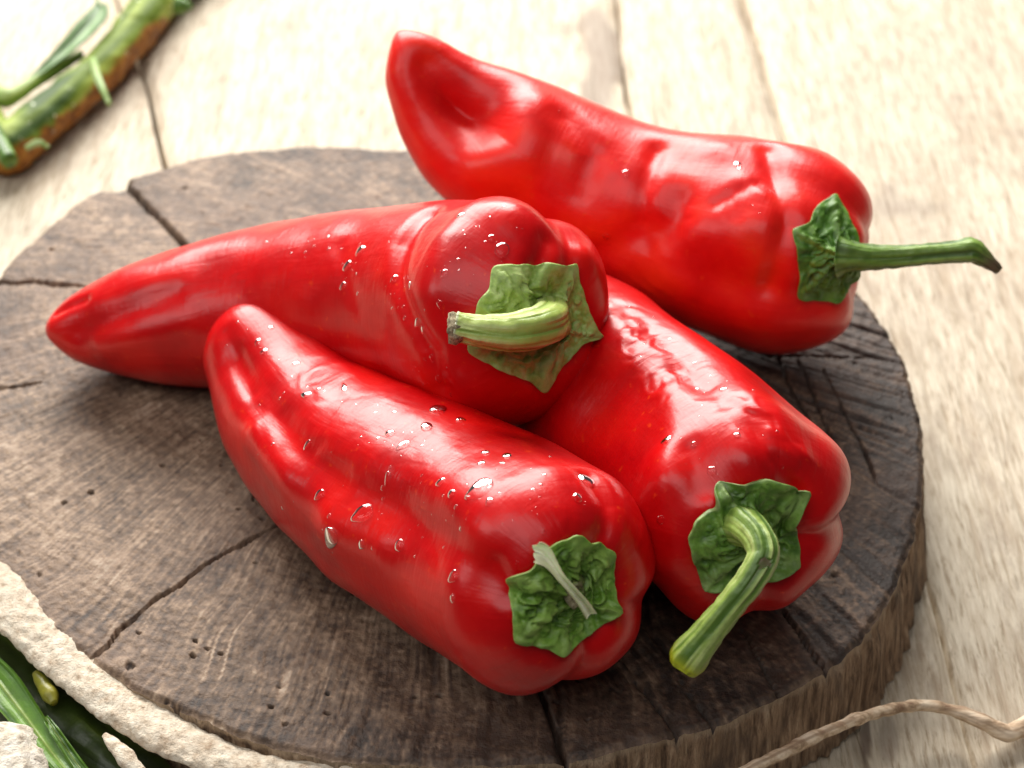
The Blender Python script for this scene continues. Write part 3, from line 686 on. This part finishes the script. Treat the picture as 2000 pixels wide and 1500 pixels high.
def drops(p, big, nsmall, region, seed, extra=()):
    rs = np.random.RandomState(seed)
    for x, y, rp, el in big:
        f = drop_frame(p, x, y, rp * 1.2, el, .42)
        if f is None: print('drop miss', x, y); continue
        P0, N0, g_, s_, a, b, c = f
        V = DV.copy(); taper = 1 - .38 * np.clip(-V[:, 1], -1, 1) * (1 if el > 1.2 else .15) * -1
        wv = 1 + .12 * noise(np.c_[V[:, :2] * 1.6, V[:, 0] * 0 + x], 3)
        W = P0 + (V[:, 0:1] * a * taper[:, None] * wv[:, None]) * s_ + (V[:, 1:2] * b * wv[:, None]) * g_ + V[:, 2:3] * c * N0
        mk('water_drop', W, DF, M_WATER, p.root)
    AV, AF = [], []; n0 = 0; k = 0; tries = 0
    lst = list(extra)
    while k < nsmall and tries < nsmall * 12:
        tries += 1
        if lst: x, y, rp = lst.pop()
        else:
            x, y = [float(v) for v in region(rs)]; rp = 1.3 + 3.6 * rs.rand() ** 3
        f = drop_frame(p, x, y, rp, 1 + .5 * rs.rand() ** 2, .26)
        if f is None: continue
        P0, N0, g_, s_, a, b, c = f
        if any(np.linalg.norm(P0 - qq) < a * 1.5 for qq in []): continue
        wv = 1 + .2 * noise(np.c_[DVs[:, :2] * 1.6, DVs[:, 0] * 0 + x], 3)[:, None]
        AV.append(P0 + DVs[:, 0:1] * a * s_ * wv + DVs[:, 1:2] * b * g_ * wv + DVs[:, 2:3] * c * N0); AF += [tuple(i + n0 for i in fc) for fc in DFs]; n0 += len(DVs); k += 1
    o = mk('fine_water_drops', np.vstack(AV), AF, M_FINE, p.root); o['kind'] = 'stuff'
def along(L, sp):
    L = np.array(L, float)
    def f(rs):
        i = rs.randint(len(L) - 1); t = rs.rand(); return L[i] * (1 - t) + L[i + 1] * t + rs.randn(2) * sp
    return f
drops(pepA, [(935, 957, 19, 1.45), (706, 1005, 15, 1.5), (646, 1052, 15, 1.35), (855, 800, 14, 1.2), (833, 833, 10, 1.2), (787, 870, 8, 1.7), (762, 846, 8, 1.15), (860, 942, 8, 1.3), (882, 964, 8, 1.1), (597, 771, 7, 1.7), (600, 870, 6, 1.9),
             (623, 967, 8, 1.4), (1145, 940, 17, 1.0), (1128, 972, 9, 1.0), (780, 1065, 9, 1.2), (885, 1127, 9, 1.4), (948, 884, 7, 1.1), (940, 905, 7, 1.), (672, 756, 5, 2.8), (578, 710, 6, 1.2), (516, 687, 6, 1.2), (756, 935, 5, 2.6),
             (900, 820, 8, 1.0), (706, 1065, 7, 1.3), (503, 668, 5, 1.4), (990, 890, 8, 1.2), (955, 980, 6, 1.3), (884, 1170, 6, 1.3), (530, 640, 5, 1.)],
      95, along([(470, 640), (600, 760), (720, 860), (860, 930), (1000, 980), (1120, 1000), (900, 1000), (700, 1020), (560, 900)], 48), 1)
drops(pepB, [(704, 490, 9, 1.3), (678, 520, 8, 1.4), (980, 488, 12, 1.2), (670, 560, 6, 1.4), (868, 535, 6, 1.5), (800, 560, 6, 1.4), (815, 630, 6, 1.6), (826, 645, 5, 1.5), (860, 595, 6, 1.4), (960, 465, 6, 1.2), (900, 420, 6, 1.2), (770, 545, 6, 1.3), (845, 700, 5, 1.4), (857, 740, 5, 1.5)],
      85, along([(560, 470), (680, 500), (760, 530), (800, 600), (840, 690), (856, 760), (850, 560), (880, 440), (1000, 430), (900, 520), (860, 600), (690, 560)], 26), 2)
drops(pepC, [(1301, 860, 8, 1.3), (1413, 760, 6, 1.2), (1390, 920, 8, 1.1), (1355, 868, 5, 1.), (1440, 850, 6, 1.), (1290, 1015, 7, 1.2)],
      30, along([(1220, 620), (1300, 680), (1400, 760), (1500, 850), (1560, 900), (1380, 900), (1340, 860), (1280, 1010)], 24), 3)
drops(pepD, [(1440, 322, 6, 1.3), (1222, 340, 6, 1.2), (1185, 462, 6, 1.)], 8, along([(1180, 300), (1230, 340), (1380, 400), (1440, 330), (1400, 480), (1200, 460)], 45), 4)

# ------------------------------------------------------------------ things round the board
def pxpath(pts, n=60):
    """pts: (px, py, height over the table in cm, radius px)"""
    C = []
    for x, y, zc, rp in pts:
        p = at(x, y, zc / 100); C.append([*p, rp * depth(p) / FPX])
    return catmull(C, n)
# pale rough bark strip along the front left rim
BK = mat_plain('pale_rough_bark', [(.30, (.38, .28, .19)), (.44, (.62, .52, .395)), (.62, (.76, .68, .55))], 420, .85, .0010)
S = pxpath([(-150, 1025, 3.4, 50), (-60, 1100, 3.3, 52), (10, 1170, 3.3, 54), (80, 1242, 3.2, 52), (155, 1312, 3.1, 51), (245, 1383, 3.05, 50), (340, 1441, 3.0, 47), (440, 1483, 3.0, 40), (540, 1503, 3.0, 29), (640, 1500, 3.05, 17), (705, 1493, 3.1, 6)], 190)
o = tube('bark_strip', S[:, :3], S[:, 3], BK, None, seg=72, rough=.0008, nfreq=480, flat=.42, attr=lambda V, u, t: {'edge': .35 * sstep(.2, .8, noise(V * 130, 3))}, seed=51,
         shape=lambda t, u: 1 + .05 * noise(np.stack(np.broadcast_arrays(np.cos(t) * 1.5, np.sin(t) * 1.5, u * 14), -1), 5))
tag(o, 'pale rough bark strip curling along the front left rim of the board', 'bark')
# green stalks lying under the bark in the lower left corner
LEAF = mat_stem('fresh_leaf_green', (.03, .085, .005), (.065, .16, .008), (.13, .26, .02), (.35, .42, .10))
DLEAF = mat_stem('deep_leaf_green', (.012, .022, .004), (.028, .048, .006), (.06, .09, .01), (.09, .12, .02))
def leaf(name, pts, mat, parent, thick=.0009, fold=.35, n=60, seed=0, tilt=0.):
    S = pxpath(pts, n); T = nrm(np.gradient(S[:, :3], axis=0)); sd = nrm(np.cross(T, [0, -.25 + tilt, 1.])); up = np.cross(sd, T); k = 15; us = np.linspace(-1, 1, k)
    V = np.array([S[i, :3] + sd[i] * u * S[i, 3] + up[i] * (abs(u) * S[i, 3] * fold + .0001 * math.sin(i * .5 + 3 * u)) for i in range(n + 1) for u in us])
    nn = len(V); V2 = V - np.repeat(up, k, 0) * thick; F = gridfaces(n + 1, k, False); E_ = []
    for i in range(n): E_ += [(i * k, i * k + nn, (i + 1) * k + nn, (i + 1) * k), (i * k + k - 1, (i + 1) * k + k - 1, (i + 1) * k + k - 1 + nn, i * k + k - 1 + nn)]
    for j in range(k - 1): E_ += [(j, j + 1, j + 1 + nn, j + nn), (n * k + j, n * k + j + nn, n * k + j + 1 + nn, n * k + j + 1)]
    uu_ = np.tile(np.tile(us, n + 1), 2); ii = np.tile(np.repeat(np.linspace(0, 1, n + 1), k), 2)
    return mk(name, np.vstack([V, V2]), np.vstack([F, F[:, ::-1] + nn, np.array(E_)]), mat, parent,
              attr={'streak': np.clip(.5 + .4 * noise(np.c_[uu_ * 6, ii * 2, uu_ * 0], seed), 0, 1), 'edge': .5 * np.exp(-(uu_ / .10) ** 2)})
gp = empty('leafy_stalk', tuple(at(60, 1400, 0)))
tag(gp, 'dark green leafy stalk with a yellow pod in the lower left corner', 'plant')
def tatt(seed):
    return lambda V, u, t: {'streak': np.clip(.5 + .4 * noise(np.c_[np.cos(t) * 4, np.sin(t) * 4, u * 4], seed), 0, 1), 'edge': 0 * u}
S = pxpath([(-90, 1220, 1.3, 60), (0, 1320, 1.3, 75), (100, 1410, 1.2, 80), (190, 1480, 1.1, 75), (300, 1550, 1.0, 60)], 80)
tube('stalk', S[:, :3], S[:, 3], DLEAF, gp, seg=40, rough=.0018, nfreq=160, attr=tatt(3), seed=8)
leaf('leaf', [(-60, 1265, 2.6, 20), (0, 1335, 2.7, 34), (50, 1400, 2.6, 30), (100, 1468, 2.5, 23), (150, 1530, 2.4, 14)], LEAF, gp, seed=5)
leaf('leaf', [(88, 1400, 2.7, 6), (108, 1430, 2.7, 10), (140, 1478, 2.5, 12), (180, 1530, 2.4, 12)], LEAF, gp, seed=6)
S = pxpath([(70, 1315, 2.9, 8), (84, 1335, 2.9, 14), (98, 1358, 2.9, 16), (106, 1374, 2.9, 8)], 24)
pod = tube('pod', S[:, :3], S[:, 3], mat_plain('yellow_pod', [(.3, (.08, .09, .006)), (.6, (.20, .19, .012)), (.8, (.34, .30, .03))], 150, .4, .0003), gp, seg=24, rough=.0004, attr=lambda V, u, t: {'edge': 0 * u})
pod['label'] = 'small yellow green pod'
ST = mat_plain('pale_stone', [(.32, (.30, .24, .18)), (.45, (.62, .55, .44)), (.65, (.80, .75, .66))], 330, .85, .0010)
def lump(name, px_, py_, zc, rx, ry, rz, mat, seed, rot=0.):
    c = at(px_, py_, zc / 100); s_ = depth(c) / FPX; n, m = 48, 64
    ph = np.linspace(.02, math.pi - .02, n); t_ = np.linspace(0, 2 * math.pi, m, endpoint=False)
    D_ = np.stack([np.sin(ph)[:, None] * np.cos(t_), np.sin(ph)[:, None] * np.sin(t_), np.cos(ph)[:, None] + 0 * t_], -1).reshape(-1, 3)
    D_ = np.sign(D_) * np.abs(D_) ** .8
    k = 1 + .16 * noise(D_ * 1.6 + seed, seed) + .06 * noise(D_ * 5 + seed, seed + 1) + .025 * noise(D_ * 16, seed + 2)
    V = D_ * k[:, None] * np.array([rx, ry, rz]) * s_; cr, sr = math.cos(rot), math.sin(rot)
    V = np.c_[V[:, 0] * cr - V[:, 1] * sr, V[:, 0] * sr + V[:, 1] * cr, V[:, 2]] + c
    V[:, 2] = np.maximum(V[:, 2], 0.0003)
    F = gridfaces(n, m)[:, ::-1]
    return mk(name, V, F, mat, None, attr={'edge': .8 * sstep(.55, .8, noise(V * 420, 5))})
o = lump('pale_stone', -5, 1540, 1.9, 115, 120, 110, ST, 3, -.235)
tag(o, 'rough pale stone with dark specks in the lower left corner', 'stone')
S = pxpath([(203, 1436, 3.1, 7), (222, 1455, 3.1, 15), (245, 1478, 3.1, 17), (275, 1510, 3.0, 14)], 24)
o = tube('bark_chip', S[:, :3], S[:, 3], BK, None, seg=24, rough=.0011, nfreq=260, flat=.7, attr=lambda V, u, t: {'edge': 0 * u}, seed=5)
tag(o, 'small pale bark chip beneath the bark strip at the lower left', 'bark chip')

# thick two-tone stalk, upper left
TT = NT('two_tone_stalk')
st = TT.attr('streak'); cgr = TT.ramp(st, [(.2, (.03, .07, .005)), (.5, (.12, .185, .008)), (.8, (.27, .34, .05))])
cor = TT.ramp(TT.noise(260, 4), [(.35, (.14, .045, .004)), (.55, (.30, .115, .010)), (.75, (.40, .20, .03))])
cc = TT.mix(TT.attr('edge'), cgr, cor)
cc = TT.mix(TT.ramp(TT.noise(240, 2, .5), [(.70, 0.), (.74, .85)]), cc, (.7, .75, .55))
TT.set('Base Color', cc); TT.set('Roughness', .6); TT.set('Specular IOR Level', .3); TT.bump(TT.noise(300, 4, .6), .0007, .8)
gs = empty('green_stalk', tuple(at(180, 180, 0)))
tag(gs, 'thick green stalk with an orange brown underside at the upper left', 'plant stalk')
def two(V, u, t):
    px_, py_ = project(V)
    dd, _ = polyd(np.c_[px_, py_], [(380, 60), (330, 75), (285, 110), (240, 165), (190, 218), (110, 282), (20, 350), (-90, 470)])
    return {'streak': np.clip(.5 + .55 * noise(np.c_[np.cos(t) * 3 + u * 4, np.sin(t) * 3, u * 7], 6), 0, 1), 'edge': 1 - sstep(34, 44, dd + 10 * noise(V * 240, 7))}
S = pxpath([(420, -110, 1.0, 52), (345, -40, 1.0, 42), (302, 10, 1.0, 42), (262, 62, 1.0, 40), (205, 128, 1.0, 39), (145, 182, 1.0, 41), (85, 232, 1.0, 44), (32, 276, 1.0, 46), (8, 290, 1.0, 50), (-18, 268, 1.0, 46), (-50, 215, 1.0, 46)], 150)
tube('stalk', S[:, :3], S[:, 3], TT.m, gs, seg=48, rough=.0013, nfreq=130, attr=two, seed=61)
S = pxpath([(20, 315, 2.1, 17), (-10, 265, 2.2, 18), (-40, 220, 2.2, 18)], 20)
tube('side_shoot', S[:, :3], S[:, 3], LEAF, gs, seg=20, rough=.0005, attr=tatt(9))
tube('side_shoot', *(lambda s_: (s_[:, :3], s_[:, 3]))(pxpath([(345, 10, 1.9, 18), (360, 12, 1.9, 14), (376, 14, 1.9, 3)], 14)), LEAF, gs, seg=16, attr=tatt(19))
for pts in ([(182, 118, 2.5, 7), (190, 150, 2.6, 8), (203, 180, 2.5, 7), (214, 204, 2.3, 5)], [(50, 290, 2.5, 5), (75, 279, 2.6, 7), (95, 288, 2.4, 4)]):
    S = pxpath(pts, 24); tube('tendril', S[:, :3], S[:, 3], mat_stem('tendril_green', (.14, .26, .05), (.26, .40, .11), (.42, .52, .24), (.5, .55, .3)), gs, seg=14, attr=tatt(2))
gl = empty('slender_sprig', tuple(at(90, 130, 0)))
tag(gl, 'slender green sprig with a narrow dark leaf beside the thick two tone stalk', 'sprig')
S = pxpath([(158, 106, 1.4, 9), (120, 128, 1.5, 13), (70, 158, 1.5, 14), (25, 186, 1.5, 17), (5, 190, 1.5, 20), (-30, 165, 1.5, 16), (-70, 120, 1.5, 12)], 60)
tube('stem', S[:, :3], S[:, 3], S_GREEN, gl, seg=20, rough=.0004, attr=tatt(4))
leaf('leaf', [(196, 8, 2.3, 10), (192, 30, 2.3, 20), (165, 62, 2.2, 22), (128, 98, 2.0, 16), (85, 135, 1.8, 9), (45, 165, 1.7, 4)], DLEAF if False else mat_stem('narrow_leaf_green', (.02, .07, .008), (.045, .13, .012), (.10, .22, .03), (.16, .3, .06)), gl, seed=3)
S = pxpath([(186, -20, 2.3, 4), (190, 0, 2.3, 4), (196, 14, 2.3, 5)], 10); tube('leaf_stalk', S[:, :3], S[:, 3], LEAF, gl, seg=12, attr=tatt(5))

# dry twig, lower right: leans on the board's side and runs out over the table
TW = mat_plain('dry_twig', [(.32, (.28, .17, .10)), (.46, (.60, .43, .28)), (.62, (.86, .70, .52))], 200, .7, .0006, stretch=(.5, 1.6, 1.6))
S = pxpath([(1380, 1545, 3.6, 14), (1470, 1500, 3.3, 13), (1560, 1455, 2.8, 13), (1650, 1414, 2.2, 12), (1672, 1405, 2.1, 13), (1700, 1396, 1.9, 11), (1750, 1383, 1.6, 11), (1800, 1378, 1.2, 11), (1860, 1388, .9, 13), (1920, 1410, .75, 15), (1962, 1430, .45, 18), (1985, 1427, .4, 17), (2030, 1400, .35, 17), (2090, 1370, .35, 15)], 150)
o = tube('dry_twig', S[:, :3], S[:, 3], TW, None, seg=28, rough=.0006, nfreq=260, attr=lambda V, u, t: {'edge': .7 * sstep(.1, .6, noise(np.c_[np.cos(t) * 4, np.sin(t) * 4, u * 9], 4))}, seed=71,
         shape=lambda t, u: 1 + .06 * noise(np.stack(np.broadcast_arrays(np.cos(t) * 3, np.sin(t) * 3, u * 6), -1), 6))
tag(o, 'dry pale brown twig leaning on the board edge at the lower right', 'twig')
